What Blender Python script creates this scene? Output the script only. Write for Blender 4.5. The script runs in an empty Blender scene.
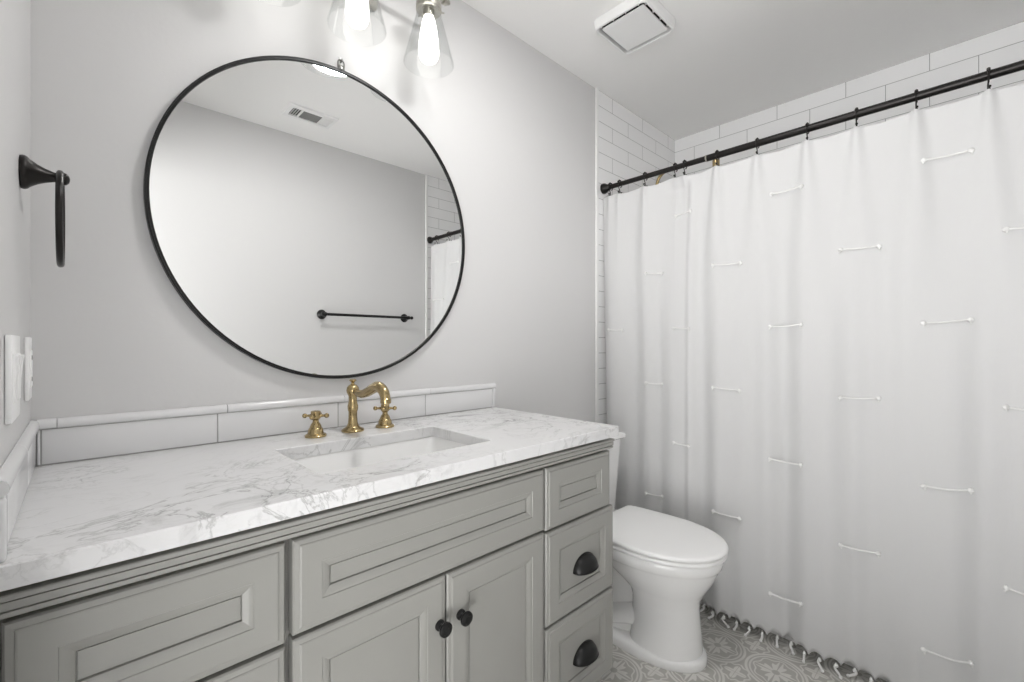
import bpy, bmesh, math, random
from math import sin, cos, pi, sqrt, radians
from mathutils import Vector, Matrix, noise
random.seed(7)
S = bpy.context.scene
C = S.collection

# ------------------------------------------------------------------ camera, world, exposure
H = 1.1528                                   # eye height above the floor
cd = bpy.data.cameras.new('camera'); cam = bpy.data.objects.new('camera', cd); C.objects.link(cam)
F, YAW, V0 = 451.4, 0.8063, 2.65             # focal length in px of a 1024 px frame, heading, vertical shift in px
cd.sensor_fit = 'HORIZONTAL'; cd.sensor_width = 36; cd.lens = F / 1024 * 36
cd.shift_y = V0 / 1024; cd.clip_start = 0.01
cam.location = (0, 0, H); cam.rotation_euler = (pi / 2, 0, YAW - pi / 2)
S.camera = cam
W = bpy.data.worlds.new('world'); S.world = W; W.use_nodes = True
# unseen glow added beyond the doorway, rising from below to brighten ceiling and curtain
_n, _l = W.node_tree.nodes, W.node_tree.links
_tc = _n.new('ShaderNodeTexCoord'); _sp = _n.new('ShaderNodeSeparateXYZ'); _l.new(_tc.outputs['Generated'], _sp.inputs[0])
_mr = _n.new('ShaderNodeMapRange'); _l.new(_sp.outputs['Z'], _mr.inputs['Value']); _mr.inputs['From Min'].default_value = -1
_cr = _n.new('ShaderNodeValToRGB'); _l.new(_mr.outputs[0], _cr.inputs[0])
for _i, (_z, _v) in enumerate(((-.58, .02), (-.46, 1), (-.02, 1), (.06, .13))):
    _e = _cr.color_ramp.elements[_i] if _i < 2 else _cr.color_ramp.elements.new(.9)
    _e.position = (_z + 1) / 2; _e.color = (_v, _v, _v, 1)
_mm = _n.new('ShaderNodeMath'); _mm.operation = 'MULTIPLY'; _mm.inputs[1].default_value = 9.0
_l.new(_cr.outputs[0], _mm.inputs[0]); _l.new(_mm.outputs[0], _n['Background'].inputs[1])
_n['Background'].inputs[0].default_value = (1, .995, .99, 1)
S.view_settings.view_transform = 'Standard'; S.view_settings.look = 'None'
S.view_settings.gamma = 1; S.view_settings.use_curve_mapping = False
S.view_settings.exposure = 0.16
S.cycles.max_bounces = 16; S.cycles.diffuse_bounces = 10; S.cycles.glossy_bounces = 6
S.cycles.transparent_max_bounces = 16; S.cycles.use_denoising = True; S.cycles.sample_clamp_indirect = 6
LED_POWER, BULB_POWER = 74.0, 2.6            # emission strength of the ceiling light's lens and of the three bulbs

# room
XL, XT, XE = -0.072, 2.721, 1.900            # left wall, tiled far wall of the alcove, edge of the alcove tiling
YW, YB, ZC = 1.352, -0.270, 2.440            # mirror wall, opposite wall, ceiling
DY0, DY1, DZ = -0.24, 0.52, 2.05             # doorway in the left wall

# ------------------------------------------------------------------ materials
def nmat(name):
    m = bpy.data.materials.new(name); m.use_nodes = True
    return m, m.node_tree.nodes, m.node_tree.links, m.node_tree.nodes['Principled BSDF']
def pm(name, col, rough=0.5, metal=0.0, bump=0.0, bscale=60.0, spec=0.5, var=0.0, coat=0.0):
    m, N, L, b = nmat(name)
    b.inputs['Base Color'].default_value = (*col, 1); b.inputs['Roughness'].default_value = rough
    b.inputs['Metallic'].default_value = metal; b.inputs['Specular IOR Level'].default_value = spec
    b.inputs['Coat Weight'].default_value = coat; b.inputs['Coat Roughness'].default_value = 0.08
    tc = N.new('ShaderNodeTexCoord')
    if bump:
        n = N.new('ShaderNodeTexNoise'); n.inputs['Scale'].default_value = bscale; n.inputs['Detail'].default_value = 4
        L.new(tc.outputs['Object'], n.inputs['Vector'])
        bp = N.new('ShaderNodeBump'); bp.inputs['Strength'].default_value = bump; bp.inputs['Distance'].default_value = 0.004
        L.new(n.outputs['Fac'], bp.inputs['Height']); L.new(bp.outputs['Normal'], b.inputs['Normal'])
    if var:
        n = N.new('ShaderNodeTexNoise'); n.inputs['Scale'].default_value = 7; n.inputs['Detail'].default_value = 6
        L.new(tc.outputs['Object'], n.inputs['Vector'])
        r = N.new('ShaderNodeValToRGB'); r.color_ramp.elements[0].position = .3; r.color_ramp.elements[1].position = .7
        r.color_ramp.elements[0].color = (*[c * (1 - var) for c in col], 1); r.color_ramp.elements[1].color = (*[min(1, c * (1 + var)) for c in col], 1)
        L.new(n.outputs['Fac'], r.inputs['Fac']); L.new(r.outputs['Color'], b.inputs['Base Color'])
    return m
M = {}
M['wall'] = pm('wall_paint', (.615, .612, .61), .55, bump=.06, bscale=90, spec=.3)
M['ceil'] = pm('ceiling_paint', (.93, .925, .915), .7, bump=.12, bscale=45, spec=.2)
M['trim'] = pm('white_trim_paint', (.82, .82, .81), .35)
M['cab'] = pm('grey_cabinet_paint', (.295, .293, .274), .38, bump=.03, bscale=140, var=.02)
M['dark'] = pm('dark_shadow_gap', (.03, .03, .03), .8)
M['tilew'] = pm('white_glazed_tile', (.70, .70, .705), .16)
M['grout'] = pm('grey_grout', (.36, .36, .35), .9)
M['porc'] = pm('white_porcelain', (.84, .84, .835), .12, coat=.3)
M['plastic'] = pm('white_plastic', (.87, .87, .865), .35)
M['black'] = pm('black_metal', (.012, .012, .012), .38, metal=.4, spec=.5)
M['bronze'] = pm('dark_bronze_metal', (.018, .016, .015), .34, metal=.6, bump=.05, bscale=200)
M['brass'] = pm('aged_brass', (.42, .325, .17), .25, metal=1, var=.12)
M['nickel'] = pm('brushed_nickel', (.47, .455, .41), .28, metal=1)
M['fabric'] = None
M['mirror'] = pm('mirror_silver', (.93, .935, .93), .0, metal=1)
M['yarn'] = pm('white_cotton_yarn', (.82, .82, .81), .9, bump=.4, bscale=900)
M['steel'] = pm('dull_steel', (.22, .22, .21), .3, metal=1)
M['ventgrey'] = pm('grey_filter_mesh', (.22, .22, .215), .8)
M['hall'] = pm('hall_floor_wood', (.4, .34, .28), .4)

def emis(name, col, st):
    m, N, L, b = nmat(name)
    b.inputs['Base Color'].default_value = (.9, .9, .9, 1); b.inputs['Emission Color'].default_value = (*col, 1)
    b.inputs['Emission Strength'].default_value = st; b.inputs['Roughness'].default_value = .4
    return m
M['bulb'] = emis('lit_frosted_bulb', (1, .97, .92), BULB_POWER)
M['led'] = emis('lit_ceiling_diffuser', (1, .985, .975), LED_POWER)

class G:                                     # tiny helper for math nodes
    def __init__(s, N, L): s.N, s.L = N, L
    def m(s, op, *a, clamp=False):
        n = s.N.new('ShaderNodeMath'); n.operation = op; n.use_clamp = clamp
        for i, v in enumerate(a):
            if isinstance(v, (int, float)): n.inputs[i].default_value = v
            else: s.L.new(v, n.inputs[i])
        return n.outputs[0]
    def band(s, d, c, w, soft):             # 1 where |d-c|<w
        x = s.m('ABSOLUTE', s.m('SUBTRACT', d, c))
        return s.m('DIVIDE', s.m('SUBTRACT', w + soft, x), soft, clamp=True)
    def less(s, d, c, soft):
        return s.m('DIVIDE', s.m('SUBTRACT', c, d), soft, clamp=True)

def glass_mat():
    m, N, L, b = nmat('clear_lamp_glass'); N.remove(b)
    out = N['Material Output']
    t = N.new('ShaderNodeBsdfTransparent'); t.inputs[0].default_value = (.955, .96, .96, 1)
    g = N.new('ShaderNodeBsdfGlossy'); g.inputs['Roughness'].default_value = .04
    lw = N.new('ShaderNodeLayerWeight'); lw.inputs['Blend'].default_value = .5
    g1 = G(N, L); f = g1.m('ADD', .03, g1.m('MULTIPLY', g1.m('POWER', lw.outputs['Facing'], 4.0), .55))
    mx = N.new('ShaderNodeMixShader'); L.new(f, mx.inputs[0]); L.new(t.outputs[0], mx.inputs[1]); L.new(g.outputs[0], mx.inputs[2])
    L.new(mx.outputs[0], out.inputs['Surface'])
    return m
M['glass'] = glass_mat()

def fabric_mat():
    m, N, L, b = nmat('white_cotton_cloth')
    b.inputs['Base Color'].default_value = (.685, .685, .685, 1); b.inputs['Roughness'].default_value = .95
    b.inputs['Specular IOR Level'].default_value = .1
    tc = N.new('ShaderNodeTexCoord'); n = N.new('ShaderNodeTexNoise'); n.inputs['Scale'].default_value = 28; n.inputs['Detail'].default_value = 5
    mp = N.new('ShaderNodeMapping'); mp.inputs['Scale'].default_value = (1, 1.6, .45)
    L.new(tc.outputs['Object'], mp.inputs[0]); L.new(mp.outputs[0], n.inputs['Vector'])
    bp = N.new('ShaderNodeBump'); bp.inputs['Strength'].default_value = .22; bp.inputs['Distance'].default_value = .006
    L.new(n.outputs['Fac'], bp.inputs['Height']); L.new(bp.outputs['Normal'], b.inputs['Normal'])
    tr = N.new('ShaderNodeBsdfTranslucent'); tr.inputs[0].default_value = (.8, .8, .8, 1)
    mx = N.new('ShaderNodeMixShader'); mx.inputs[0].default_value = .15
    L.new(b.outputs[0], mx.inputs[1]); L.new(tr.outputs[0], mx.inputs[2]); L.new(mx.outputs[0], N['Material Output'].inputs['Surface'])
    return m
M['fabric'] = fabric_mat()

def marble_mat():
    m, N, L, b = nmat('white_marble'); g = G(N, L)
    tc = N.new('ShaderNodeTexCoord')
    def nz(scale, det, off, dist=0.0, rough=.55):
        mp = N.new('ShaderNodeMapping'); mp.inputs['Location'].default_value = off
        mp.inputs['Rotation'].default_value = (0, 0, .6); mp.inputs['Scale'].default_value = (1, 1.25, 1)
        L.new(tc.outputs['Object'], mp.inputs[0])
        n = N.new('ShaderNodeTexNoise'); n.inputs['Scale'].default_value = scale; n.inputs['Detail'].default_value = det
        n.inputs['Distortion'].default_value = dist; n.inputs['Roughness'].default_value = rough
        L.new(mp.outputs[0], n.inputs['Vector']); return n.outputs['Fac']
    def vein(f, w):                          # sharp ridge where the field crosses .5
        return g.m('POWER', g.m('DIVIDE', g.m('SUBTRACT', w, g.m('ABSOLUTE', g.m('SUBTRACT', f, .5))), w, clamp=True), 1.6)
    v1 = vein(nz(3.2, 8, (1.3, .2, 0), 1.8, .6), .020)
    v2 = vein(nz(7.0, 7, (4.1, 2.7, 1), 1.6, .6), .028)
    v3 = vein(nz(13, 6, (8.1, 1.7, 3), 1.2, .6), .04)
    k1 = g.m('MULTIPLY', g.m('SUBTRACT', nz(2.2, 3, (7.3, 3.1, 2)), .43), 6.0, clamp=True)
    k2 = g.m('MULTIPLY', g.m('SUBTRACT', nz(3.2, 3, (2, 9, 4)), .44), 5.0, clamp=True)
    cloud = g.m('MULTIPLY', g.m('MULTIPLY', g.m('SUBTRACT', nz(5.5, 6, (5, 5, 5), 1.2, .62), .56), 11.0, clamp=True), .36)
    d = g.m('ADD', g.m('MULTIPLY', v1, g.m('ADD', .10, g.m('MULTIPLY', k1, .66))), g.m('MULTIPLY', g.m('MULTIPLY', v2, k2), .48))
    d = g.m('ADD', d, g.m('MULTIPLY', g.m('MULTIPLY', v3, k1), .10))
    d = g.m('ADD', d, g.m('MULTIPLY', cloud, g.m('MAXIMUM', k1, k2)), clamp=True)
    mx = N.new('ShaderNodeMix'); mx.data_type = 'RGBA'
    mx.inputs[6].default_value = (.71, .71, .712, 1); mx.inputs[7].default_value = (.34, .34, .335, 1)
    L.new(d, mx.inputs[0]); L.new(mx.outputs[2], b.inputs['Base Color'])
    b.inputs['Roughness'].default_value = .22
    return m
M['marble'] = marble_mat()

def floor_mat():
    m, N, L, b = nmat('patterned_cement_tile'); g = G(N, L)
    tc = N.new('ShaderNodeTexCoord'); sp = N.new('ShaderNodeSeparateXYZ'); L.new(tc.outputs['Object'], sp.inputs[0])
    T = .2
    u = g.m('SUBTRACT', g.m('FRACT', g.m('ADD', g.m('DIVIDE', g.m('SUBTRACT', sp.outputs[0], 1.763), T), 50.5)), .5)
    v = g.m('SUBTRACT', g.m('FRACT', g.m('ADD', g.m('DIVIDE', g.m('SUBTRACT', sp.outputs[1], .702), T), 50.5)), .5)
    def polar(a, c):
        return g.m('SQRT', g.m('ADD', g.m('MULTIPLY', a, a), g.m('MULTIPLY', c, c))), g.m('ARCTAN2', c, a)
    r, th = polar(u, v)
    cu = g.m('SUBTRACT', .5, g.m('ABSOLUTE', u)); cv = g.m('SUBTRACT', .5, g.m('ABSOLUTE', v))
    rc, tk = polar(cu, cv)
    c4 = g.m('COSINE', g.m('MULTIPLY', th, 4)); c8 = g.m('COSINE', g.m('MULTIPLY', th, 8)); c12 = g.m('COSINE', g.m('MULTIPLY', th, 12))
    parts = [g.band(r, .465, .016, .012), g.band(r, .405, .009, .012)]
    petal = g.m('ADD', .235, g.m('ADD', g.m('MULTIPLY', c4, .09), g.m('MULTIPLY', c12, .05)))
    leaf = g.less(r, petal, .015)
    vein = g.m('SUBTRACT', 1.0, g.band(g.m('ABSOLUTE', g.m('SINE', g.m('MULTIPLY', th, 2))), 0.0, .10, .08))
    hole = g.m('SUBTRACT', 1.0, g.less(r, .07, .015))
    parts.append(g.m('MULTIPLY', g.m('MULTIPLY', leaf, vein), hole))
    parts.append(g.band(r, g.m('ADD', .335, g.m('MULTIPLY', c8, .022)), .008, .01))
    ck4 = g.m('COSINE', g.m('MULTIPLY', tk, 4)); ck8 = g.m('COSINE', g.m('MULTIPLY', tk, 8))
    parts.append(g.less(rc, g.m('ADD', .135, g.m('MULTIPLY', ck4, .055)), .012))
    parts.append(g.band(rc, g.m('ADD', .225, g.m('MULTIPLY', ck8, .02)), .012, .01))
    tot = parts[0]
    for p in parts[1:]: tot = g.m('MAXIMUM', tot, p)
    n = N.new('ShaderNodeTexNoise'); n.inputs['Scale'].default_value = 25; n.inputs['Detail'].default_value = 5; L.new(tc.outputs['Object'], n.inputs['Vector'])
    tot = g.m('MULTIPLY', tot, g.m('ADD', .65, g.m('MULTIPLY', n.outputs['Fac'], .5)), clamp=True)
    mx = N.new('ShaderNodeMix'); mx.data_type = 'RGBA'
    mx.inputs[6].default_value = (.41, .40, .375, 1); mx.inputs[7].default_value = (.64, .63, .60, 1)
    L.new(tot, mx.inputs[0])
    edge = g.less(g.m('MINIMUM', cu, cv), .006, .004)
    m2 = N.new('ShaderNodeMix'); m2.data_type = 'RGBA'; m2.inputs[7].default_value = (.42, .40, .37, 1)
    L.new(edge, m2.inputs[0]); L.new(mx.outputs[2], m2.inputs[6]); L.new(m2.outputs[2], b.inputs['Base Color'])
    b.inputs['Roughness'].default_value = .45
    return m
M['floor'] = floor_mat()

def subway_mat(axis, u0, name):
    # 305 x 76 mm white tiles in running bond; axis = horizontal object axis along the wall
    m, N, L, b = nmat(name); g = G(N, L)
    tc = N.new('ShaderNodeTexCoord'); sp = N.new('ShaderNodeSeparateXYZ'); L.new(tc.outputs['Object'], sp.inputs[0])
    TL, TH = .303, .0785
    zz = g.m('DIVIDE', g.m('SUBTRACT', 2.44, sp.outputs[2]), TH)
    row = g.m('FLOOR', zz); fz = g.m('FRACT', zz)
    off = g.m('MULTIPLY', g.m('FRACT', g.m('MULTIPLY', row, .5)), 1.0)
    uu = g.m('ADD', g.m('ADD', g.m('DIVIDE', g.m('SUBTRACT', sp.outputs[axis], u0), TL), off), 40.0)
    fu = g.m('FRACT', uu)
    dz = g.m('MULTIPLY', g.m('MINIMUM', fz, g.m('SUBTRACT', 1.0, fz)), TH)
    du = g.m('MULTIPLY', g.m('MINIMUM', fu, g.m('SUBTRACT', 1.0, fu)), TL)
    d = g.m('MINIMUM', dz, du)
    k = g.less(d, .0016, .0008)
    mx = N.new('ShaderNodeMix'); mx.data_type = 'RGBA'
    mx.inputs[6].default_value = (.88, .88, .88, 1); mx.inputs[7].default_value = (.30, .30, .295, 1)
    L.new(k, mx.inputs[0]); L.new(mx.outputs[2], b.inputs['Base Color'])
    L.new(g.m('ADD', .17, g.m('MULTIPLY', k, .6)), b.inputs['Roughness'])
    n = N.new('ShaderNodeTexNoise'); n.inputs['Scale'].default_value = 14; L.new(tc.outputs['Object'], n.inputs['Vector'])
    hgt = g.m('ADD', g.m('MULTIPLY', g.m('DIVIDE', d, .004, clamp=True), 1.0), g.m('MULTIPLY', n.outputs['Fac'], .25))
    bp = N.new('ShaderNodeBump'); bp.inputs['Strength'].default_value = .3; bp.inputs['Distance'].default_value = .0015
    L.new(hgt, bp.inputs['Height']); L.new(bp.outputs['Normal'], b.inputs['Normal'])
    return m
M['subY'] = subway_mat(1, .769, 'subway_tile_far_wall')
M['subX'] = subway_mat(0, 2.026, 'subway_tile_end_wall')

# ------------------------------------------------------------------ mesh helpers
def box(bm, x0, x1, y0, y1, z0, z1, bev=0.0, seg=2):
    vs = [bm.verts.new((x, y, z)) for z in (z0, z1) for y in (y0, y1) for x in (x0, x1)]
    fs = [bm.faces.new([vs[i] for i in f]) for f in ((0, 2, 3, 1), (4, 5, 7, 6), (0, 1, 5, 4), (2, 6, 7, 3), (0, 4, 6, 2), (1, 3, 7, 5))]
    if bev:
        es = list({e for f in fs for e in f.edges})
        bmesh.ops.bevel(bm, geom=es, offset=bev, segments=seg, profile=.5, affect='EDGES')
    return bm
def loft(bm, rings, cap0=True, cap1=True, closed=True):
    R = [[bm.verts.new(p) for p in r] for r in rings]
    n = len(R[0])
    for a, b in zip(R, R[1:]):
        for i in range(n if closed else n - 1):
            j = (i + 1) % n
            bm.faces.new((a[i], a[j], b[j], b[i]))
    if cap0: bm.faces.new(R[0][::-1])
    if cap1: bm.faces.new(R[-1])
    return R
def lathe(bm, prof, origin=(0, 0, 0), axis='Z', n=24, cap0=True, cap1=True):
    o = Vector(origin); rings = []
    for r, h in prof:
        ring = []
        for i in range(n):
            a = 2 * pi * i / n; c, s = r * cos(a), r * sin(a)
            p = {'Z': (c, s, h), 'Y': (c, h, s), 'X': (h, c, s)}[axis]
            ring.append(o + Vector(p))
        rings.append(ring)
    loft(bm, rings, cap0, cap1)
def tube(bm, pts, rad, n=12, cap=True):
    pts = [Vector(p) for p in pts]
    if not isinstance(rad, (list, tuple)): rad = [rad] * len(pts)
    t = [(pts[min(i + 1, len(pts) - 1)] - pts[max(i - 1, 0)]).normalized() for i in range(len(pts))]
    up = Vector((0, 0, 1)) if abs(t[0].z) < .9 else Vector((1, 0, 0))
    u = t[0].cross(up).normalized(); rings = []
    for p, d, r in zip(pts, t, rad):
        u = (u - d * u.dot(d)).normalized(); w = d.cross(u)
        rings.append([p + (u * cos(2 * pi * i / n) + w * sin(2 * pi * i / n)) * r for i in range(n)])
    loft(bm, rings, cap, cap)
def ball(bm, c, r, sx=1, sy=1, sz=1, u=12, v=8):
    rings = []
    for j in range(1, v):
        a = pi * j / v
        rings.append([(c[0] + r * sx * sin(a) * cos(2 * pi * i / u), c[1] + r * sy * sin(a) * sin(2 * pi * i / u), c[2] - r * sz * cos(a)) for i in range(u)])
    loft(bm, rings)
def smooth_path(pts, k=6):                   # Catmull-Rom through the points
    P = [Vector(p) for p in pts]; P = [P[0] * 2 - P[1]] + P + [P[-1] * 2 - P[-2]]; out = []
    for i in range(1, len(P) - 2):
        a, b, c, d = P[i - 1:i + 3]
        for s in range(k):
            t = s / k
            out.append(.5 * (2 * b + (c - a) * t + (2 * a - 5 * b + 4 * c - d) * t * t + (3 * b - a - 3 * c + d) * t ** 3))
    out.append(P[-2]); return out
def rrect(x0, x1, y0, y1, r, z, k=5):        # rounded rectangle ring in the XY plane, counter-clockwise
    out = []
    for cx, cy, a0 in ((x1 - r, y0 + r, -pi / 2), (x1 - r, y1 - r, 0), (x0 + r, y1 - r, pi / 2), (x0 + r, y0 + r, pi)):
        for i in range(k + 1):
            a = a0 + pi / 2 * i / k; out.append((cx + r * cos(a), cy + r * sin(a), z))
    return out
def obj(name, bm, mat, parent=None, ang=35, flip=False):
    me = bpy.data.meshes.new(name)
    bmesh.ops.recalc_face_normals(bm, faces=bm.faces)
    if flip: bmesh.ops.reverse_faces(bm, faces=bm.faces)
    bm.to_mesh(me); bm.free()
    for p in me.polygons: p.use_smooth = True
    me.set_sharp_from_angle(angle=radians(ang))
    me.materials.append(mat if not isinstance(mat, str) else M[mat])
    o = bpy.data.objects.new(name, me); C.objects.link(o)
    if parent is not None:                   # meshes are drawn in room coordinates, then moved into their thing's own frame
        o.parent = parent
        root = parent
        while root.parent is not None: root = root.parent
        me.transform(Matrix.Translation(-root.location))
    return o
def B(): return bmesh.new()
def thing(name, label, cat, loc=(0, 0, 0), group=None):
    o = bpy.data.objects.new(name, None); C.objects.link(o); o.location = loc; o.empty_display_size = .05
    return tag(o, label, cat, group)
def tag(o, label, cat, group=None, kind=None):
    o['label'] = label; o['category'] = cat
    if group: o['group'] = group
    if kind: o['kind'] = kind
    return o
def struct(name, bm, mat, label, cat, **k): return tag(obj(name, bm, mat, **k), label, cat, None, 'structure')
def dup(root, loc, label):                   # copy of a thing, its parts and their sub-parts
    r = root.copy(); C.objects.link(r); r.location = loc; r['label'] = label
    def rec(a, b):
        for ch in list(a.children):
            c = ch.copy(); C.objects.link(c); c.parent = b; rec(ch, c)
    rec(root, r); return r

# ------------------------------------------------------------------ the room
bm = B(); box(bm, XL - .1, XT + .1, YB - .1, YW + .1, -.08, 0)
struct('floor', bm, 'floor', 'grey and cream patterned cement tile floor', 'floor')
bm = B(); box(bm, XL - .1, XT + .1, YB - .1, YW + .1, ZC, ZC + .08)
struct('ceiling', bm, 'ceil', 'pale grey ceiling with a fan and a vent', 'ceiling')
bm = B(); box(bm, XL - .1, XE - .006, YW, YW + .1, 0, ZC)
struct('wall_back', bm, 'wall', 'pale grey painted wall behind the round mirror', 'wall')
bm = B(); box(bm, XE - .006, XT, YW - .004, YW + .1, 0, ZC)
struct('wall_alcove_back', bm, 'subX', 'white subway tile end wall beside the mirror wall', 'wall')
bm = B(); box(bm, XT, XT + .1, YB - .1, YW + .1, 0, ZC)
struct('wall_right', bm, 'subY', 'white subway tile long wall behind the curtain', 'wall')
bm = B(); box(bm, XL - .1, XE + .022, YB - .1, YB, 0, ZC)
struct('wall_front', bm, 'wall', 'pale grey wall seen in the mirror', 'wall')
bm = B(); box(bm, XE + .022, XT, YB - .1, YB + .004, 0, ZC)
struct('wall_alcove_front', bm, 'subX', 'white subway tile end wall seen in the mirror', 'wall')
bm = B()
box(bm, XL - .1, XL, DY1, YW, 0, ZC); box(bm, XL - .1, XL, YB, DY0, 0, ZC); box(bm, XL - .1, XL, DY0, DY1, DZ, ZC)
struct('wall_left', bm, 'wall', 'pale grey wall with a towel ring and switches, beside the counter', 'wall')
bm = B()                                     # jamb and casing of the doorway the picture is taken from
box(bm, XL - .1, XL + .001, DY1 - .018, DY1 + .001, 0, DZ); box(bm, XL - .1, XL + .001, DY0 - .001, DY0 + .018, 0, DZ); box(bm, XL - .1, XL + .001, DY0, DY1, DZ - .018, DZ + .001)
struct('door_1', bm, 'trim', 'white jamb of the doorway in the left wall', 'door')
for i, (y0, y1, w) in enumerate(((YW - .008, YW - .0005, 'beside the mirror wall'), (YB + .0005, YB + .008, 'on the opposite wall seen in the mirror')), 1):
    bm = B(); xo = 0 if i == 1 else .028; box(bm, XE - .024 + xo, XE - .005 + xo, y0 - (.002 if i == 1 else 0), y1 + (.002 if i == 2 else 0), 0, ZC, .002)
    struct(f'trim_{i}', bm, 'trim', f'white vertical edge strip of the shower tiling {w}', 'trim')
bm = B(); box(bm, 1.19, XE - .025, YW - .014, YW, 0, .10, .003); struct('baseboard_back', bm, 'trim', 'white baseboard behind the toilet', 'baseboard')
bm = B(); box(bm, XL, XE - .025, YB, YB + .014, 0, .10, .003); struct('baseboard_front', bm, 'trim', 'white baseboard of the wall opposite the mirror', 'baseboard')

# ------------------------------------------------------------------ vanity cabinet
vx0, vx1, vf, vb = XL + .002, 1.183, .826, YW - .001
van = thing('vanity_cabinet', 'grey panelled bathroom vanity cabinet with black knobs and cup pulls', 'cabinet', (.565, 1.08, 0))
bm = B(); cr = lambda z, i=0: [(x, y, z) for x, y, _ in rrect(vx0 + i, vx1 - i, vf + i, vb - i, .001, 0, 1)]
loft(bm, [cr(.10), cr(.868), cr(.868, .018), cr(.118, .018)])     # a hollow box, open at the top for the basin
obj('carcass', bm, 'cab', van)
bm = B(); box(bm, vx0 + .01, vx1 - .02, vf + .06, vb, 0, .105); obj('toe_kick', bm, 'cab', van)
def extr(bm, prof, x0, x1):                  # profile of (y, z) swept along x
    loft(bm, [[(x0, y, z) for y, z in prof], [(x1, y, z) for y, z in prof]])
bm = B()
extr(bm, [(.84, .8610), (.7835, .8610), (.782, .8595), (.782, .8545), (.783, .8537), (.7880, .8535), (.7880, .8520), (.7855, .8512), (.7855, .8420), (.7905, .8412), (.7905, .8395), (.7870, .8390), (.7870, .8335), (.789, .8320), (.84, .8320)], vx0, vx1 + .003)
obj('cornice', bm, 'cab', van, ang=20)
FRONT = [(0, .007), (0, -.015), (.0025, -.0180), (.0090, -.0190), (.0100, -.0192), (.0108, -.0206), (.0130, -.0215),
         (.0470, -.0215), (.0480, -.0198), (.0500, -.0196), (.0540, -.0187), (.0590, -.0168), (.0625, -.0148), (.0630, -.0100), (.0646, -.0100), (.0650, -.0125)]
def front(name, x0, x1, z0, z1, parent=van):
    rings = []
    for i, d in FRONT:
        y = vf - .0075 + d
        rings.append([(x0 + i, y, z0 + i), (x1 - i, y, z0 + i), (x1 - i, y, z1 - i), (x0 + i, y, z1 - i)])
    bm = B(); loft(bm, rings); return obj(name, bm, 'cab', parent, ang=12)
def knob(x, z, parent):
    bm = B(); y = vf - .0290
    lathe(bm, [(.0115, 0), (.0115, -.003), (.008, -.005), (.0058, -.010), (.007, -.015), (.0135, -.018), (.0155, -.021), (.0150, -.025), (.011, -.0275), (.0095, -.0275), (.009, -.0285), (.004, -.0295)], (x, y, z), 'Y', 24)
    return obj('knob', bm, 'black', parent)
def cup(x, z, parent):
    bm = B(); y0 = vf - .0195; w, h, p = .049, .040, .033; nu, nv = 20, 8
    for inner in (0, 1):
        k = .0032 * inner; R = []
        for i in range(nu + 1):
            t = pi * i / nu; row = []
            for j in range(nv + 1):
                f = pi / 2 * j / nv; st = sin(t) ** .8 if sin(t) > 0 else 0
                row.append(bm.verts.new((x - (w - k) * cos(t), y0 - (p - k) * st * sin(f), z + (h - k) * st * cos(f))))
            R.append(row)
        for i in range(nu):
            for j in range(nv):
                try: bm.faces.new((R[i][j], R[i + 1][j], R[i + 1][j + 1], R[i][j + 1]))
                except ValueError: pass
        if inner == 0: R0 = R
    for i in range(nu):
        bm.faces.new((R0[i][nv], R0[i + 1][nv], R[i + 1][nv], R[i][nv]))
    rim = [(x - (w + .001) * cos(pi * i / 24), y0 - .0012, z + (h + .001) * sin(pi * i / 24)) for i in range(25)]
    tube(bm, rim, .0022, 6)
    tube(bm, [(x - w * cos(pi * i / 24), y0 - p * sin(pi * i / 24) ** .8, z) for i in range(25)], .0021, 6)
    return obj('cup_pull', bm, 'black', parent, ang=50)
front('false_drawer', .259, .885, .661, .8215)
dl = front('door', .259, .570, .139, .654); knob(.552, .556, dl)
dr = front('door', .5745, .885, .139, .654); knob(.607, .556, dr)
for x0, x1, xa, xb in ((.893, 1.188, .893, 1.206), (-.066, .247, -.066, .247)):
    front('drawer', x0, x1, .655, .8215)
    d = front('drawer', xa, xb, .398, .648); cup(xa + .172, .499, d)
    d = front('drawer', xa, xb, .139, .391); cup(xa + .172, .240, d)

# ------------------------------------------------------------------ worktop with sink cut-out
cx0, cx1, cy0, cy1, cz0, cz1 = XL + .001, 1.197, .772, YW - .001, .8705, .900
sx0, sx1, sy0, sy1 = .337, .780, .888, 1.166
bm = B(); k = 6; n = 4 * (k + 1)
def outer(z, ins=0.0):
    return [(x, y, z) for x, y, _ in rrect(cx0 + ins, cx1 - ins, cy0 + ins, cy1 - ins, .006, 0, k)]
def inner(z, ins=0.0): return rrect(sx0 - ins, sx1 + ins, sy0 - ins, sy1 + ins, .008 + ins, z, k)
rings = [inner(cz0), inner(cz1 - .002), inner(cz1, .002), outer(cz1, .002), outer(cz1 - .002), outer(cz0 + .001), outer(cz0, .001), inner(cz0)]
Rv = loft(bm, rings, False, False); bmesh.ops.remove_doubles(bm, verts=bm.verts, dist=1e-5)
tag(obj('countertop', bm, 'marble', ang=30), 'white marble countertop with grey veins on the vanity', 'countertop')
# undermount basin
snk = thing('sink_basin', 'white rectangular undermount sink basin set in the marble countertop', 'sink', (.552, 1.02, .745))
bm = B()
def sr(i, z, r=.016): return rrect(sx0 - .004 + i, sx1 + .004 - i, sy0 - .004 + i, sy1 + .004 - i, r, z, 6)
loft(bm, [sr(-.02, .8702), sr(0, .8702), sr(.002, .866), sr(.012, .80, .04), sr(.022, .765, .05), sr(.05, .748, .06), sr(.09, .744, .03)], False, True)
obj('bowl', bm, 'porc', snk, ang=60)
bm = B(); lathe(bm, [(.021, .7445), (.021, .747), (.017, .748), (.016, .746), (.004, .746)], (.552, 1.03, 0)); obj('drain', bm, 'brass', snk)

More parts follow.
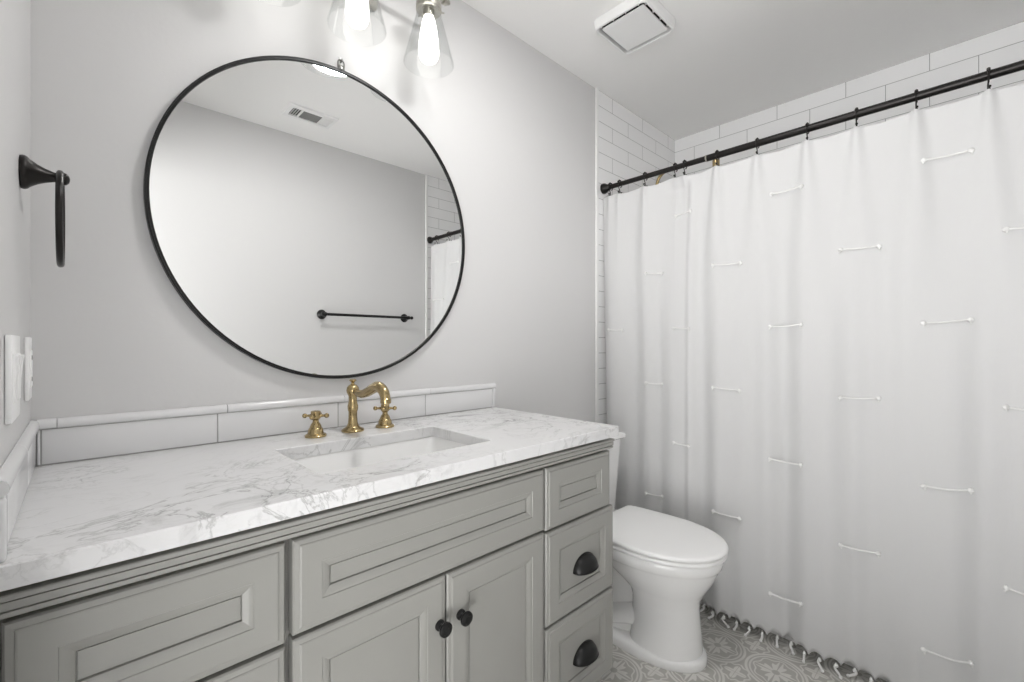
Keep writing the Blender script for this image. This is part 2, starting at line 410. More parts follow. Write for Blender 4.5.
# ------------------------------------------------------------------ backsplash
def rail(bm, prof, a, b):                    # prof of (offset from wall, z); a, b: (x, y) ends; offset to the left normal
    a, b = Vector((*a, 0)), Vector((*b, 0)); d = (b - a).normalized(); nrm = Vector((-d.y, d.x, 0))
    loft(bm, [[a + nrm * o + Vector((0, 0, z)) for o, z in prof], [b + nrm * o + Vector((0, 0, z)) for o, z in prof]])
CAP = [(0, .976), (.008, .976), (.0115, .9785), (.0130, .983), (.0126, .988), (.0105, .993), (.006, .996), (0, .9965)]
bs = thing('backsplash', 'white tile backsplash with rounded cap along the mirror wall', 'backsplash', (.56, YW - .005, .9))
tz0, tz1, td = .9030, .9745, .0085
bm = B()
for a, b in ((-.0555, .2525), (.2550, .562), (.5645, .870), (.8725, 1.180), (XL + .0095, -.0580)):
    box(bm, a, b, YW - td, YW - .0012, tz0, tz1, .0013)
obj('tile_row', bm, 'tilew', bs)
bm = B(); box(bm, XL + .010, 1.181, YW - .0070, YW - .001, .9005, .976); obj('grout', bm, 'grout', bs)
bm = B()
for b, a in ((XL + .010, -.034), (-.0325, .274), (.2755, .581), (.5825, .888), (.8895, 1.196)):
    rail(bm, CAP, (a, YW - .001), (b, YW - .001))
obj('cap_rail', bm, 'tilew', bs)
bm = B(); box(bm, 1.1815, 1.196, YW - .0115, YW - .0012, .9005, .9755, .004, 3); obj('end_trim', bm, 'tilew', bs)
ls = thing('side_splash', 'short white tile splash with rounded cap on the left wall', 'backsplash', (XL + .005, 1.05, .9))
bm = B(); ye = .779
for a, b in ((1.14, 1.337), (.835, 1.137), (ye + .012, .832)):
    box(bm, XL + .0012, XL + td, a, b, tz0, tz1, .0013)
obj('tile_row', bm, 'tilew', ls)
bm = B(); box(bm, XL + .001, XL + .0070, ye + .004, 1.339, .9005, .976); obj('grout', bm, 'grout', ls)
bm = B()
for a, b in ((1.337, 1.0325), (1.031, ye + .0005)): rail(bm, CAP, (XL + .001, a), (XL + .001, b))
obj('cap_rail', bm, 'tilew', ls)
bm = B(); box(bm, XL + .0012, XL + .0115, ye, ye + .011, .9005, .9755, .004, 3); obj('end_trim', bm, 'tilew', ls)

# ------------------------------------------------------------------ brass tap set
fx, fy, z0 = .572, 1.262, .9003
fa = thing('faucet', 'aged brass hooked faucet spout standing between two cross handles', 'faucet', (fx, fy, z0))
bm = B()
lathe(bm, [(.031, 0), (.0315, .004), (.029, .007), (.022, .010), (.017, .015), (.0135, .024), (.0122, .04), (.0120, .056), (.0138, .060), (.0146, .066), (.0146, .074), (.0130, .079), (.0115, .088),
           (.0118, .100), (.0140, .106), (.0170, .111), (.0180, .118), (.0165, .126), (.012, .132), (.0065, .135)], (fx, fy, z0), n=28)
obj('column', bm, 'brass', fa)
bm = B(); lathe(bm, [(.0065, .133), (.0045, .139), (.0065, .143), (.0105, .146), (.009, .149), (.004, .1505)], (fx, fy, z0)); obj('finial', bm, 'brass', fa)
sp = smooth_path([(fx, fy - .010, z0 + .116), (fx, fy - .035, z0 + .112), (fx, fy - .062, z0 + .112), (fx, fy - .096, z0 + .121), (fx, fy - .138, z0 + .136), (fx, fy - .160, z0 + .138), (fx, fy - .181, z0 + .129), (fx, fy - .191, z0 + .116), (fx, fy - .194, z0 + .104)], 5)
bm = B(); tube(bm, sp, [.0075 + .0045 * sin(pi * i / len(sp)) + .004 * (i / len(sp)) for i in range(len(sp))], 14)
obj('spout', bm, 'brass', fa)
bm = B(); lathe(bm, [(.0110, .112), (.0135, .109), (.0135, .099), (.0110, .097), (.006, .0975)], (fx, fy - .194, z0)); obj('aerator', bm, 'brass', fa)
def handle(x, y, rz, label):
    t = thing('sink_tap', label, 'tap', (x, y, z0), 'cross handles of the brass faucet')
    bm = B(); lathe(bm, [(.0275, 0), (.028, .004), (.0255, .007), (.0205, .009), (.0200, .013), (.0190, .019), (.0165, .0235), (.0150, .0245), (.0148, .0275), (.0120, .034), (.0082, .039), (.0075, .044), (.010, .047)], (x, y, z0), n=24); obj('escutcheon', bm, 'brass', t)
    bm = B(); lathe(bm, [(.0095, .047), (.0125, .050), (.0135, .057), (.0125, .064), (.013, .066), (.0120, .069), (.005, .0705)], (x, y, z0), n=20); obj('hub', bm, 'brass', t)
    for q in range(4):
        a = rz + q * pi / 2; d = Vector((cos(a), sin(a), 0)); c = Vector((x, y, z0 + .0565)); bm = B()
        tube(bm, [c + d * s for s in (.010, .015, .021, .0245)], [.0055, .0042, .0033, .0042], 10)
        e = c + d * .0290; ball(bm, e, .0066); obj('arm', bm, 'brass', t)
handle(.465, 1.257, -pi / 4 + .1, 'brass cross handle at the left of the faucet spout')
handle(.671, 1.257, -pi / 4 + .1, 'brass cross handle at the right of the faucet spout')

# ------------------------------------------------------------------ round mirror
mx_, mz_, mr = .5715, 1.5120, .4640
mir = thing('wall_mirror', 'large round mirror in a thin black frame above the sink', 'mirror', (mx_, YW - .015, mz_))
bm = B(); n = 128; prof = [(mr - .007, -.002), (mr, -.002), (mr, -.020), (mr - .0015, -.0215), (mr - .003, -.0215), (mr - .003, -.0195), (mr - .0042, -.0195), (mr - .0042, -.0215), (mr - .0088, -.0215), (mr - .0096, -.020), (mr - .0096, -.014), (mr - .007, -.014)]
R = [[(mx_ + r * cos(2 * pi * i / n), YW + h, mz_ + r * sin(2 * pi * i / n)) for r, h in prof] for i in range(n)]; R.append(R[0])
loft(bm, R, False, False); bmesh.ops.remove_doubles(bm, verts=bm.verts, dist=1e-6); obj('frame', bm, 'black', mir)
bm = B(); lathe(bm, [(mr - .0072, -.006), (mr - .0072, -.0165)], (mx_, YW, mz_), 'Y', 128); obj('mirror_glass', bm, 'mirror', mir)
bm = B(); lx, ly, lz = mx_, YW - .010, mz_ + mr
tube(bm, smooth_path([(lx - .009, ly, lz - .004), (lx - .0095, ly, lz + .016), (lx - .009, ly, lz + .027), (lx - .005, ly, lz + .032), (lx + .005, ly, lz + .032), (lx + .009, ly, lz + .027), (lx + .0095, ly, lz + .016), (lx + .009, ly, lz - .004)], 3), .0022, 8)
lathe(bm, [(.009, 0), (.010, -.002), (.009, -.006), (.005, -.008)], (lx, ly + .001, lz + .007), 'Y', 16)
obj('hanging_loop', bm, 'steel', mir)
hk = thing('wall_hook', 'small metal picture hook holding the round mirror from its top', 'hook', (lx, YW, lz + .02))
bm = B(); box(bm, lx - .004, lx + .004, YW - .0030, YW - .0003, lz + .022, lz + .046, .0012); lathe(bm, [(.0025, -.0028), (.0035, -.004), (.0015, -.005)], (lx, YW, lz + .041), 'Y', 12)
obj('hook_plate', bm, 'trim', hk)
bm = B(); tube(bm, smooth_path([(lx, YW - .002, lz + .036), (lx, YW - .005, lz + .029), (lx, YW - .012, lz + .0277), (lx, YW - .017, lz + .034)], 4), .0016, 8); obj('hook_wire', bm, 'steel', hk)

# ------------------------------------------------------------------ vanity light
lmp = thing('vanity_light', 'three-lamp nickel wall light with clear glass cone shades above the mirror', 'wall light', (.568, YW, 2.27))
ly_, rimz, barz = 1.224, 2.045, 2.281
bm = B(); box(bm, .448, .688, YW - .022, YW - .0005, 2.215, 2.335, .008, 3); obj('backplate', bm, 'nickel', lmp)
bm = B()
tube(bm, [(.30, ly_, barz), (.86, ly_, barz)], .009, 16)
for xe, s in ((.30, -1), (.86, 1)): lathe(bm, [(.009, 0), (.0145, .002 * s), (.0145, .012 * s), (.011, .016 * s), (.006, .026 * s), (.002, .029 * s)], (xe, ly_, barz), 'X', 18)
for xa in (.50, .636): tube(bm, [(xa, YW - .02, barz), (xa, ly_, barz)], .007, 12)
obj('bar', bm, 'nickel', lmp)
for x in (.337, .568, .806):
    bm = B(); lathe(bm, [(.011, 2.270), (.013, 2.264), (.013, 2.258), (.019, 2.254), (.034, 2.246), (.0395, 2.238), (.0405, 2.226), (.0405, 2.216), (.036, 2.214), (.018, 2.216), (.018, 2.196)], (x, ly_, 0), n=28)
    for q in range(3):
        a = -.4 + q * 2 * pi / 3; tube(bm, [(x + .040 * cos(a), ly_ + .040 * sin(a), 2.221), (x + .050 * cos(a), ly_ + .050 * sin(a), 2.221)], .0028, 8)
    sk = obj('socket', bm, 'nickel', lmp)
    bm = B(); prof = [(.0355, 2.224), (.0365, 2.212), (.041, 2.194), (.058, 2.130), (.0735, 2.070), (.0785, rimz + .006), (.0795, rimz), (.0775, rimz - .0005), (.0760, rimz + .006), (.071, 2.070), (.0555, 2.130), (.039, 2.194), (.0345, 2.212), (.0335, 2.224)]
    lathe(bm, prof, (x, ly_, 0), n=48, cap0=False, cap1=False); obj('glass_shade', bm, 'glass', lmp)
    bm = B(); lathe(bm, [(.016, 2.195), (.021, 2.180), (.0265, 2.150), (.0310, 2.115), (.0325, 2.090), (.0310, 2.072), (.025, 2.058), (.014, 2.0505), (.004, 2.0485)], (x, ly_, 0), n=24); obj('bulb', bm, 'bulb', lmp)

# ------------------------------------------------------------------ ceiling fittings
fan = thing('exhaust_fan', 'white square exhaust fan cover with dark slots on the ceiling', 'exhaust fan', (1.64, .985, ZC))
fx0, fx1, fy0, fy1 = 1.493, 1.713, .858, 1.068; fz = ZC - .036
bm = B()
loft(bm, [rrect(fx0 - .016, fx1 + .016, fy0 - .016, fy1 + .016, .03, ZC - .0006), rrect(fx0 - .014, fx1 + .014, fy0 - .014, fy1 + .014, .03, ZC - .018), rrect(fx0 - .010, fx1 + .010, fy0 - .010, fy1 + .010, .025, fz + .003),
          rrect(fx0 - .006, fx1 + .006, fy0 - .006, fy1 + .006, .022, fz), rrect(fx0, fx1, fy0, fy1, .018, fz + .0015), rrect(fx0 + .002, fx1 - .002, fy0 + .002, fy1 - .002, .016, ZC - .010)], False, False)
obj('frame', bm, 'plastic', fan)
bm = B(); loft(bm, [rrect(fx0 + 0.0150, fx1 - 0.0165, fy0 + 0.0115, fy1 - 0.0155, 0.006, fz + 0.007), rrect(fx0 + 0.0145, fx1 - 0.0160, fy0 + 0.0110, fy1 - 0.0150, 0.006, fz + 0.003), rrect(fx0 + 0.0160, fx1 - 0.0175, fy0 + 0.0125, fy1 - 0.0165, 0.006, fz + 0.001)])
obj('panel', bm, 'plastic', fan)
bm = B(); box(bm, fx0 + .002, fx1 - .002, fy0 + .002, fy1 - .002, ZC - .012, ZC - .008); obj('housing', bm, 'dark', fan)
for i in range(4):
    s = fy0 + .03 + i * .055; bm = B(); box(bm, fx0 + .001, fx0 + .017, s, s + .004, fz + .012, ZC - .012); obj('rib', bm, 'plastic', fan)
    s = fx0 + .03 + i * .055; bm = B(); box(bm, s, s + .004, fy0 + .001, fy0 + .014, fz + .012, ZC - .012); obj('rib', bm, 'plastic', fan)

vt = thing('ceiling_vent', 'white rectangular louvred air vent on the ceiling seen in the mirror', 'vent', (.94, .045, ZC))
ax0, ax1, ay0, ay1 = .813, 1.073, -.033, .122; zv = ZC - .006
bm = B()
loft(bm, [rrect(ax0, ax1, ay0, ay1, .004, ZC - .0004), rrect(ax0 + .002, ax1 - .002, ay0 + .002, ay1 - .002, .004, zv - .004), rrect(ax0 + .024, ax1 - .024, ay0 + .028, ay1 - .028, .002, zv - .006), rrect(ax0 + .025, ax1 - .025, ay0 + .029, ay1 - .029, .002, ZC - .001)], False, False)
obj('frame', bm, 'plastic', vt)
bm = B(); box(bm, ax0 + .026, ax1 - .026, ay0 + .03, ay1 - .03, ZC - .0035, ZC - .0006); obj('duct', bm, 'dark', vt)
bm = B(); box(bm, .894, .992, ay0 + .034, ay1 - .034, ZC - .0095, ZC - .0045); obj('damper', bm, 'ventgrey', vt)
for j, xs in enumerate(([.846, .858, .870, .882], [1.003, 1.015, 1.027, 1.039])):
    for x in xs:
        bm = B(); t = .0045 * (1 if j == 0 else -1)
        loft(bm, [[(x - t, y, ZC - .012), (x - t + .0025, y, ZC - .012), (x + t * .6 + .0025, y, ZC - .004), (x + t * .6, y, ZC - .004)] for y in (ay0 + .032, ay1 - .032)]); obj('louvre', bm, 'plastic', vt)
for x in (.889, .997):
    bm = B(); box(bm, x - .002, x + .002, ay0 + .030, ay1 - .030, ZC - .012, ZC - .0036); obj('divider', bm, 'plastic', vt)

cl = thing('ceiling_light', 'round white flush ceiling light glimpsed at the top of the mirror', 'ceiling light', (.835, .645, ZC))
bm = B(); lathe(bm, [(.122, ZC - .0005), (.122, ZC - .012), (.119, ZC - .015), (.111, ZC - .015), (.110, ZC - .012)], (.835, .645, 0), n=48); obj('trim_ring', bm, 'plastic', cl)
bm = B(); lathe(bm, [(.1095, ZC - .0125), (.1095, ZC - .015), (.09, ZC - .0185), (.05, ZC - .021), (.01, ZC - .022)], (.835, .645, 0), n=48); obj('diffuser', bm, 'led', cl)

# ------------------------------------------------------------------ left wall: towel ring, switches
tr = thing('towel_ring', 'dark bronze towel ring on a flared post on the left wall', 'towel ring', (XL, 1.121, H + .287))
pz = H + .290
bm = B(); lathe(bm, [(.027, .0005), (.028, .003), (.028, .006), (.0265, .009), (.023, .012), (.0165, .021), (.012, .030), (.0085, .040), (.0075, .046), (.0095, .047)], (XL, 1.121, pz), 'X', 28)
obj('post', bm, 'bronze', tr)
bm = B(); lathe(bm, [(.0075, .045), (.0105, .047), (.011, .051), (.010, .056), (.006, .0595), (.002, .0605)], (XL, 1.121, pz), 'X', 20); obj('end_cap', bm, 'bronze', tr)
bm = B(); rr = .0790; cz = pz + .007 - rr; nn = 64
R = [[(-.0235 + .0048 * cos(2 * pi * j / 12), 1.121 + (rr + .0048 * sin(2 * pi * j / 12)) * sin(2 * pi * i / nn), cz + (rr + .0048 * sin(2 * pi * j / 12)) * cos(2 * pi * i / nn)) for j in range(12)] for i in range(nn)]; R.append(R[0])
loft(bm, R, False, False); bmesh.ops.remove_doubles(bm, verts=bm.verts, dist=1e-6); obj('ring', bm, 'bronze', tr)

def plate(name, y0, y1, z0, z1, th, gangs, label, cat, dev):
    t = thing(name, label, cat, (XL, (y0 + y1) / 2, z0))
    bm = B(); box(bm, XL + .0004, XL + th, y0, y1, z0, z1, .002); obj('cover_plate', bm, 'plastic', t)
    for k in range(gangs):
        yc = y0 + (y1 - y0) * (k + .5) / gangs; zc = (z0 + z1) / 2
        if dev == 'rocker':
            bm = B(); box(bm, XL + th - .001, XL + th + .0015, yc - .0168, yc + .0168, zc - .0335, zc + .0335, .0006)
            loft(bm, [[(XL + th + .001, y, zc - .031), (XL + th + .001, y, zc + .031), (XL + th + .0055, y, zc + .031), (XL + th + .002, y, zc - .004)] for y in (yc - .0150, yc + .0150)])
            obj('rocker', bm, 'plastic', t)
        else:
            bm = B(); box(bm, XL + th - .001, XL + th + .002, yc - .0168, yc + .0168, zc - .0335, zc + .0335, .0008); o = obj('receptacle', bm, 'plastic', t)
            for dz in (-.02, .02):
                for dy in (-.0045, .0045):
                    bm = B(); box(bm, XL + th + .0018, XL + th + .0023, yc + dy - .0008, yc + dy + .0008, zc + dz - .004, zc + dz + .004); obj('slot', bm, 'dark', o)
plate('light_switch', .898, 1.012, H - .108, H + .012, .0075, 2, 'white double rocker light switch on the left wall nearest the doorway', 'light switch', 'rocker')
plate('power_outlet', 1.195, 1.266, H - .104, H + .012, .0065, 1, 'white power outlet on the left wall, in the corner by the mirror wall', 'power outlet', 'outlet')

# ------------------------------------------------------------------ towel bar on the opposite wall
tb = thing('towel_bar', 'black towel bar on the wall opposite, seen in the mirror', 'towel bar', (1.42, YB, 1.34))
for x in (1.124, 1.722):
    bm = B(); lathe(bm, [(.030, .0005), (.031, .004), (.027, .009), (.018, .016), (.012, .026), (.0095, .042), (.0095, .050), (.013, .052), (.013, .068), (.008, .074), (.003, .0755)], (x, YB, 1.340), 'Y', 24); obj('post', bm, 'black', tb)
bm = B(); tube(bm, [(1.120, YB + .060, 1.340), (1.744, YB + .060, 1.340)], .009, 14); obj('bar', bm, 'black', tb)
for x in (1.112, 1.750):
    bm = B(); ball(bm, (x, YB + .060, 1.340), .0125); obj('finial', bm, 'black', tb)

# ------------------------------------------------------------------ toilet
tx = 1.602
toi = thing('toilet', 'white elongated toilet with closed lid between vanity and shower curtain', 'toilet', (tx, .95, 0))
def egg(hw, yf, yb, z, n=56, sq=2.6, mid=.56):
    yc = yf + (yb - yf) * mid; out = []
    for i in range(n):
        a = 2 * pi * i / n; s, c = sin(a), cos(a)
        if c >= 0: x, y = hw * s, yc - (yc - yf) * c
        else:
            e = 2 / sq; x = hw * (abs(s) ** e) * (1 if s > 0 else -1); y = yc + (yb - yc) * (abs(c) ** e)
        out.append((tx + x, y, z))
    return out
bm = B()
loft(bm, [egg(.125, .682, 1.20, 0, mid=.4), egg(.127, .680, 1.20, .006, mid=.4), egg(.127, .680, 1.20, .024, mid=.4), egg(.124, .683, 1.196, .031, mid=.4), egg(.116, .691, 1.19, .036, mid=.4), egg(.09, .72, 1.17, .037, mid=.4)])
loft(bm, [egg(.110, .696, .955, .030, mid=.5, sq=3), egg(.107, .699, .95, .06, mid=.5, sq=3), egg(.101, .705, .945, .14, mid=.5, sq=3), egg(.098, .708, .945, .195, mid=.5, sq=3), egg(.103, .704, .955, .225, mid=.5, sq=2.8), egg(.118, .690, .99, .252, mid=.5),
          egg(.140, .670, 1.03, .285, mid=.52), egg(.160, .652, 1.07, .318, mid=.54), egg(.172, .640, 1.09, .345, mid=.55), egg(.181, .635, 1.10, .356, mid=.56), egg(.187, .629, 1.11, .362, mid=.56), egg(.190, .626, 1.12, .378, mid=.56), egg(.190, .626, 1.12, .392, mid=.56), egg(.186, .630, 1.115, .398, mid=.56), egg(.13, .68, 1.09, .399, mid=.56)])
# trapway and rear shelf
loft(bm, [egg(.085, .90, 1.19, .03, mid=.5, sq=3), egg(.078, .91, 1.19, .10, mid=.5, sq=3), egg(.070, .91, 1.21, .18, mid=.5, sq=3), egg(.085, .92, 1.25, .27, mid=.5, sq=3), egg(.14, .95, 1.30, .34, mid=.5, sq=3.4), egg(.165, .98, 1.325, .375, mid=.5, sq=4), egg(.165, .98, 1.325, .397, mid=.5, sq=4)])
for s in (-1, 1):
    tube(bm, smooth_path([(tx + s * .045, .88, .12), (tx + s * .058, .96, .105), (tx + s * .066, 1.02, .085), (tx + s * .060, 1.09, .06), (tx + s * .045, 1.15, .05)], 5), .040, 14)
obj('bowl', bm, 'porc', toi, ang=50)
for s in (-1, 1):
    bm = B(); lathe(bm, [(.016, .036), (.016, .046), (.012, .055), (.005, .058)], (tx + s * .105, 1.02, 0), n=16); obj('bolt_cap', bm, 'plastic', toi)
def lidring(z, ins=0.0, yb=1.098):
    hw, yf = .194 - ins, .612 + ins; yc = .865; yb -= ins; out = []
    for i in range(33):
        a = -pi / 2 + pi * i / 32; out.append((tx + hw * sin(a) * (1 if abs(sin(a)) < 1 else 1), yc - (yc - yf) * cos(a) ** .95 if cos(a) > 1e-6 else yc, z))
    hb = .176 - ins
    for t in (.3, .55, .75, .88): out.append((tx + hw + (hb - hw) * t ** 1.8, yc + (yb - yc) * t, z))
    rb = .02
    for i in range(6):
        a = pi / 2 * i / 5; out.append((tx + hb - rb * .9 + rb * cos(a) * .9, yb - rb + rb * sin(a), z))
    for i in range(6):
        a = pi / 2 + pi / 2 * i / 5; out.append((tx - hb + rb * .9 + rb * cos(a) * .9, yb - rb + rb * sin(a), z))
    for t in (.88, .75, .55, .3): out.append((tx - hw - (hb - hw) * t ** 1.8, yc + (yb - yc) * t, z))
    return out
bm = B(); loft(bm, [lidring(.3995, .012), lidring(.4000, .005), lidring(.4040, .002), lidring(.4110, .002), lidring(.4150, .006), lidring(.4152, .03)]); obj('seat', bm, 'plastic', toi, ang=50)
bm = B(); loft(bm, [lidring(.4182, .012), lidring(.4184, .004), lidring(.421, .0005), lidring(.428, 0), lidring(.4325, .003), lidring(.4345, .009), lidring(.4365, .05), lidring(.438, .11)]); obj('lid', bm, 'plastic', toi, ang=50)
for s in (-1, 1):
    bm = B(); lathe(bm, [(.013, .3972), (.013, .412), (.010, .418), (.004, .420)], (tx + s * .075, 1.118, 0), n=14); obj('hinge', bm, 'plastic', toi)
bm = B(); loft(bm, [rrect(tx - .150, tx + .150, 1.15, 1.325, .035, .3975), rrect(tx - .158, tx + .158, 1.142, 1.330, .035, .41), rrect(tx - .186, tx + .186, 1.132, 1.336, .03, .727)]); obj('tank', bm, 'porc', toi, ang=50)
bm = B(); loft(bm, [rrect(tx - .195, tx + .195, 1.123, 1.340, .03, .7272), rrect(tx - .205, tx + .205, 1.117, 1.342, .03, .731), rrect(tx - .205, tx + .205, 1.117, 1.342, .03, .744), rrect(tx - .198, tx + .198, 1.124, 1.338, .03, .750), rrect(tx - .15, tx + .15, 1.16, 1.30, .03, .752)]); obj('tank_lid', bm, 'porc', toi, ang=50)
bm = B(); lathe(bm, [(.014, 0), (.014, -.008), (.009, -.011)], (tx - .13, 1.1335, .69), 'Y', 16); tube(bm, [(tx - .13, 1.121, .69), (tx - .10, 1.119, .688), (tx - .06, 1.120, .684)], [.006, .005, .006], 10); obj('flush_lever', bm, 'nickel', toi)

# ------------------------------------------------------------------ bathtub behind the curtain
tub = thing('bathtub', 'white bathtub mostly hidden behind the white shower curtain', 'bathtub', (2.34, .54, 0))
bm = B(); bx0, bx1, by0, by1 = 1.978, XT - .002, YB + .006, YW - .006
loft(bm, [rrect(bx0 + .012, bx1, by0, by1, .004, 0.001), rrect(bx0 + .012, bx1, by0, by1, .004, .05), rrect(bx0, bx1, by0, by1, .004, .06), rrect(bx0, bx1, by0, by1, .012, .45), rrect(bx0 + .006, bx1, by0, by1, .012, .46),
          rrect(bx0 + .08, bx1 - .06, by0 + .09, by1 - .09, .12, .46), rrect(bx0 + .10, bx1 - .08, by0 + .12, by1 - .12, .12, .40), rrect(bx0 + .14, bx1 - .12, by0 + .22, by1 - .17, .12, .14), rrect(bx0 + .2, bx1 - .18, by0 + .3, by1 - .25, .08, .10)], True, True)
obj('shell', bm, 'porc', tub, ang=50)

# ------------------------------------------------------------------ shower arm rising behind the rod
sh = thing('shower_fixture', 'brass gooseneck shower fixture peeking over the top of the curtain', 'shower', (2.33, YW, 1.95))
bm = B(); lathe(bm, [(.030, -.0045), (.030, -.010), (.018, -.018), (.011, -.022)], (2.33, YW, 1.93), 'Y', 20); obj('flange', bm, 'brass', sh)
bm = B(); tube(bm, smooth_path([(2.33, YW - .02, 1.93), (2.33, YW - .060, 1.942), (2.33, YW - .085, 1.985), (2.33, YW - .090, 2.03), (2.33, YW - .105, 2.075), (2.33, YW - .150, 2.102), (2.33, 1.10, 2.106), (2.33, .99, 2.106), (2.33, .95, 2.098), (2.33, .935, 2.07), (2.33, .935, 2.045)], 5), .0085, 12); obj('arm', bm, 'brass', sh)
bm = B(); lathe(bm, [(.013, 2.085), (.017, 2.080), (.017, 2.048), (.015, 2.044), (.015, 2.03), (.03, 2.005), (.075, 1.985), (.078, 1.975), (.07, 1.972)], (2.33, .935, 0), n=24); obj('shower_head', bm, 'brass', sh)

# ------------------------------------------------------------------ curtain rod
rx, rz = 1.940, H + .7933
rod = thing('curtain_rod', 'black shower curtain rod spanning between the tiled end walls', 'curtain rod', (rx, .54, rz))
bm = B(); tube(bm, [(rx, YW - .006, rz), (rx, .80, rz)], .0115, 16); obj('inner_tube', bm, 'bronze', rod)
bm = B(); tube(bm, [(rx, .818, rz), (rx, YB + .006, rz)], .0135, 16); obj('outer_tube', bm, 'bronze', rod)
bm = B(); lathe(bm, [(.0142, .0), (.0142, -.006)], (rx, .821, rz), 'Y', 16); obj('joint_collar', bm, 'nickel', rod)
for y, s in ((YW - .0045, -1), (YB + .0045, 1)):
    bm = B(); lathe(bm, [(.026, 0), (.0265, .006 * s), (.024, .016 * s), (.017, .026 * s), (.0145, .040 * s), (.0125, .042 * s)], (rx, y, rz), 'Y', 24); obj('end_flange', bm, 'bronze', rod)

# ------------------------------------------------------------------ shower curtain
HOOKS = [1.302, 1.248, 1.108, .958, .914, .773, .617, .447, .301, .147, -.012, -.165]
ZT, ZH = H + .742, .050                      # top hem and bottom hem
XC = 1.932
def sm(a, b, x):
    t = max(0, min(1, (x - a) / (b - a))); return t * t * (3 - 2 * t)
def cur_x(y, z):
    t = max(0, (ZT - z)) / (ZT - ZH)         # 0 at the top, 1 at the hem
    x = XC
    for i, h in enumerate(HOOKS):            # pleat that fans out below each hook
        w = .011 + .15 * min(t, .36) ** .85
        amp = (.016 + .006 * sm(0, .22, t)) * (1 - .60 * sm(.25, .9, t)) * (1.0 if i not in (0, 1, 3, 4) else .7)
        d = (y - h + .012 * sin(i * 2.1) * t) / w
        x -= amp * math.exp(-abs(d) ** ((2.2 if i >= 5 else 1.4) + .9 * sm(.05, .4, t)))
    # broad hanging folds, stronger lower down
    k = .25 + .75 * sm(.05, .5, t)
    x += k * (.010 * sin(23.0 * y + 1.2 + .5 * t) + .0075 * sin(37.0 * y + 2.6 - .8 * t) + .004 * sin(61.0 * y + .7 + t))
    # the bunched fold between the fourth and fifth hooks
    x += .030 * (1 - .35 * t) * (1 / (1 + math.exp(-(y - .895) / .006)) - 1 / (1 + math.exp(-(y - .99) / .03))) * sm(0, .03, t)
    x += -.012 * t * sm(.2, 1, t)
    return x
def cur_yL(z): return 1.344 - .058 * (1 - z / ZT)
YR = -.235
cur = thing('shower_curtain', 'white cotton shower curtain with yarn dashes and a tasselled hem on the rod', 'curtain', (XC, .55, 0))
bm = B(); NY, NZ = 620, 150; TP = .0475
def hem_z(y): return ZH - .022 + .024 * abs(sin(pi * (y - .02) / TP)) ** .6
def top_z(y):
    lo, hi = min((abs(y - h) for h in HOOKS)), 0
    return ZT + .004 - .009 * min(1, lo / .07) ** .8
grid = []
for i in range(NY + 1):
    s = i / NY; row = []
    for j in range(NZ + 1):
        q = j / NZ; y0 = cur_yL(1.0) + (YR - cur_yL(1.0)) * s
        zt, zb = top_z(y0), hem_z(y0)
        z = zb + (zt - zb) * (1 - (1 - q) ** 1.25)
        y = cur_yL(z) + (YR - cur_yL(z)) * s
        row.append(bm.verts.new((cur_x(y, z), y, z)))
    grid.append(row)
for i in range(NY):
    for j in range(NZ):
        bm.faces.new((grid[i][j], grid[i + 1][j], grid[i + 1][j + 1], grid[i][j + 1]))
co = obj('cloth', bm, 'fabric', cur, ang=180)
md = co.modifiers.new('thickness', 'SOLIDIFY'); md.thickness = .0012; md.offset = 1
# yarn dashes in a staggered grid
rowsA, rowsB = (1.731, 1.222, .712, .200), (1.480, .970, .455)
for ys, rows in (((.076, .512, .919, 1.245), rowsA), ((-.098, .291, .726, 1.053), rowsB)):
    for y in ys:
        hl = .052 if y < .85 else .036
        for z in rows:
            if y == 1.245 and z not in (1.222,): continue
            bm = B(); pts = []; ti = random.uniform(-.004, .004)
            for k in range(13):
                t = -1 + k / 6; yy = y + t * hl; zz = z + t * ti - .003 * (1 - t * t)
                lift = .005 if abs(t) > .9 else .0042
                pts.append(Vector((cur_x(yy, zz) - lift, yy, zz)))
            # the float spans its knots instead of following every dip
            for k in range(13):
                t = k / 12; lin = pts[0].x * (1 - t) + pts[12].x * t; pts[k].x = min(pts[k].x, lin)
            tube(bm, pts, .0029, 6)
            for p in (pts[0], pts[-1]):
                ball(bm, (p.x, p.y, p.z - .001), .0075, u=8, v=6); tube(bm, [(p.x, p.y, p.z), (p.x - .003, p.y + random.uniform(-.004, .004), p.z - .012)], [.004, .002], 6)
            obj('yarn_dash', bm, 'yarn', cur)
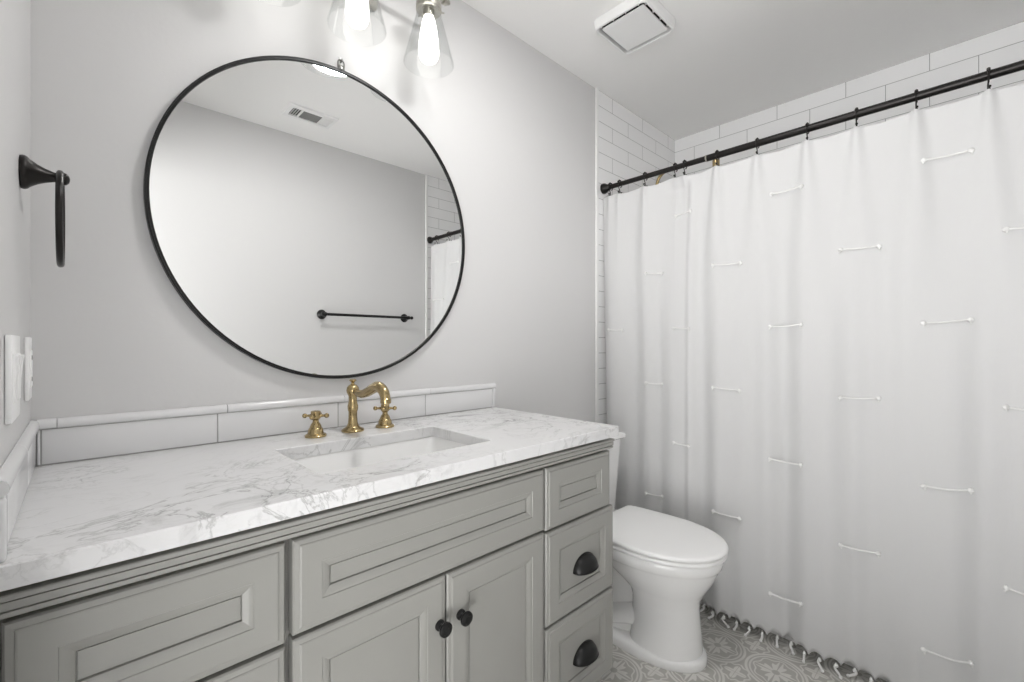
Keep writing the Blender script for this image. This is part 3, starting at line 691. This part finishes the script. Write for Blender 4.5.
# tassels knotted along the hem
kk = 0
y = YR + .02
while y < 1.27:
    yk = round((y - .02) / TP) * TP + .02; z = hem_z(yk); x = cur_x(yk, z)
    bm = B(); a, b = random.uniform(-.015, .015), random.uniform(-.012, .002)
    tube(bm, smooth_path([(x - .001, yk, z + .010), (x - .005, yk - a * .5, z - .004), (x - .008 + b * .5, yk + a * .7, z - .016), (x - .010 + b, yk + a * 1.4, .007)], 3), [.0035] * 3 + [.0042] * 4 + [.0036] * 3, 6)
    ball(bm, (x - .003, yk, z + .002), .0058, u=8, v=6); ball(bm, (x - .010 + b, yk + a * 1.4, .0066), .0060, sz=1.0, u=8, v=6)
    obj('tassel', bm, 'yarn', cur); y += TP

# rings that carry the curtain
ORD = ['first', 'second', 'third', 'fourth', 'fifth', 'sixth', 'seventh', 'eighth', 'ninth', 'tenth', 'eleventh', 'twelfth']
def ring_label(i): return f'black double curtain hook on the rod, {ORD[i]} from the mirror wall'
rg = thing('curtain_hook', ring_label(0), 'curtain hook', (rx, HOOKS[0], rz), 'black hooks along the curtain rod')
def at(*p): return (rx + p[0], HOOKS[0] + p[1], rz + p[2])
bm = B(); R_ = .0172
tube(bm, [at(R_ * sin(a), 0, R_ * cos(a)) for a in [(-2.5 + 5.3 * i / 22) for i in range(23)]], .0024, 8)
tube(bm, smooth_path([at(R_ * sin(-2.5), 0, R_ * cos(-2.5)), at(-.010, 0, -.020), at(-.002, .001, -.029), at(.001, .001, -.040), at(-.006, 0, -.050), at(-.014, -.002, -.048), at(-.017, -.002, -.042)], 4), .0021, 8)
tube(bm, smooth_path([at(.001, .001, -.038), at(.006, .002, -.048), at(.013, .002, -.049), at(.016, .002, -.043)], 4), .0021, 8)
obj('wire', bm, 'bronze', rg)
for i in range(4):
    a = -1.0 + i * .67; bm = B(); ball(bm, at(R_ * sin(a), 0, R_ * cos(a)), .0047, u=10, v=7); obj('roller', bm, 'bronze', rg)
for p in ((-.017, -.002, -.040), (.016, .002, -.041)):
    bm = B(); ball(bm, at(*p), .0042, u=10, v=7); obj('tip', bm, 'bronze', rg)
for i, h in enumerate(HOOKS[1:], 1): dup(rg, (rx, h, rz), ring_label(i))
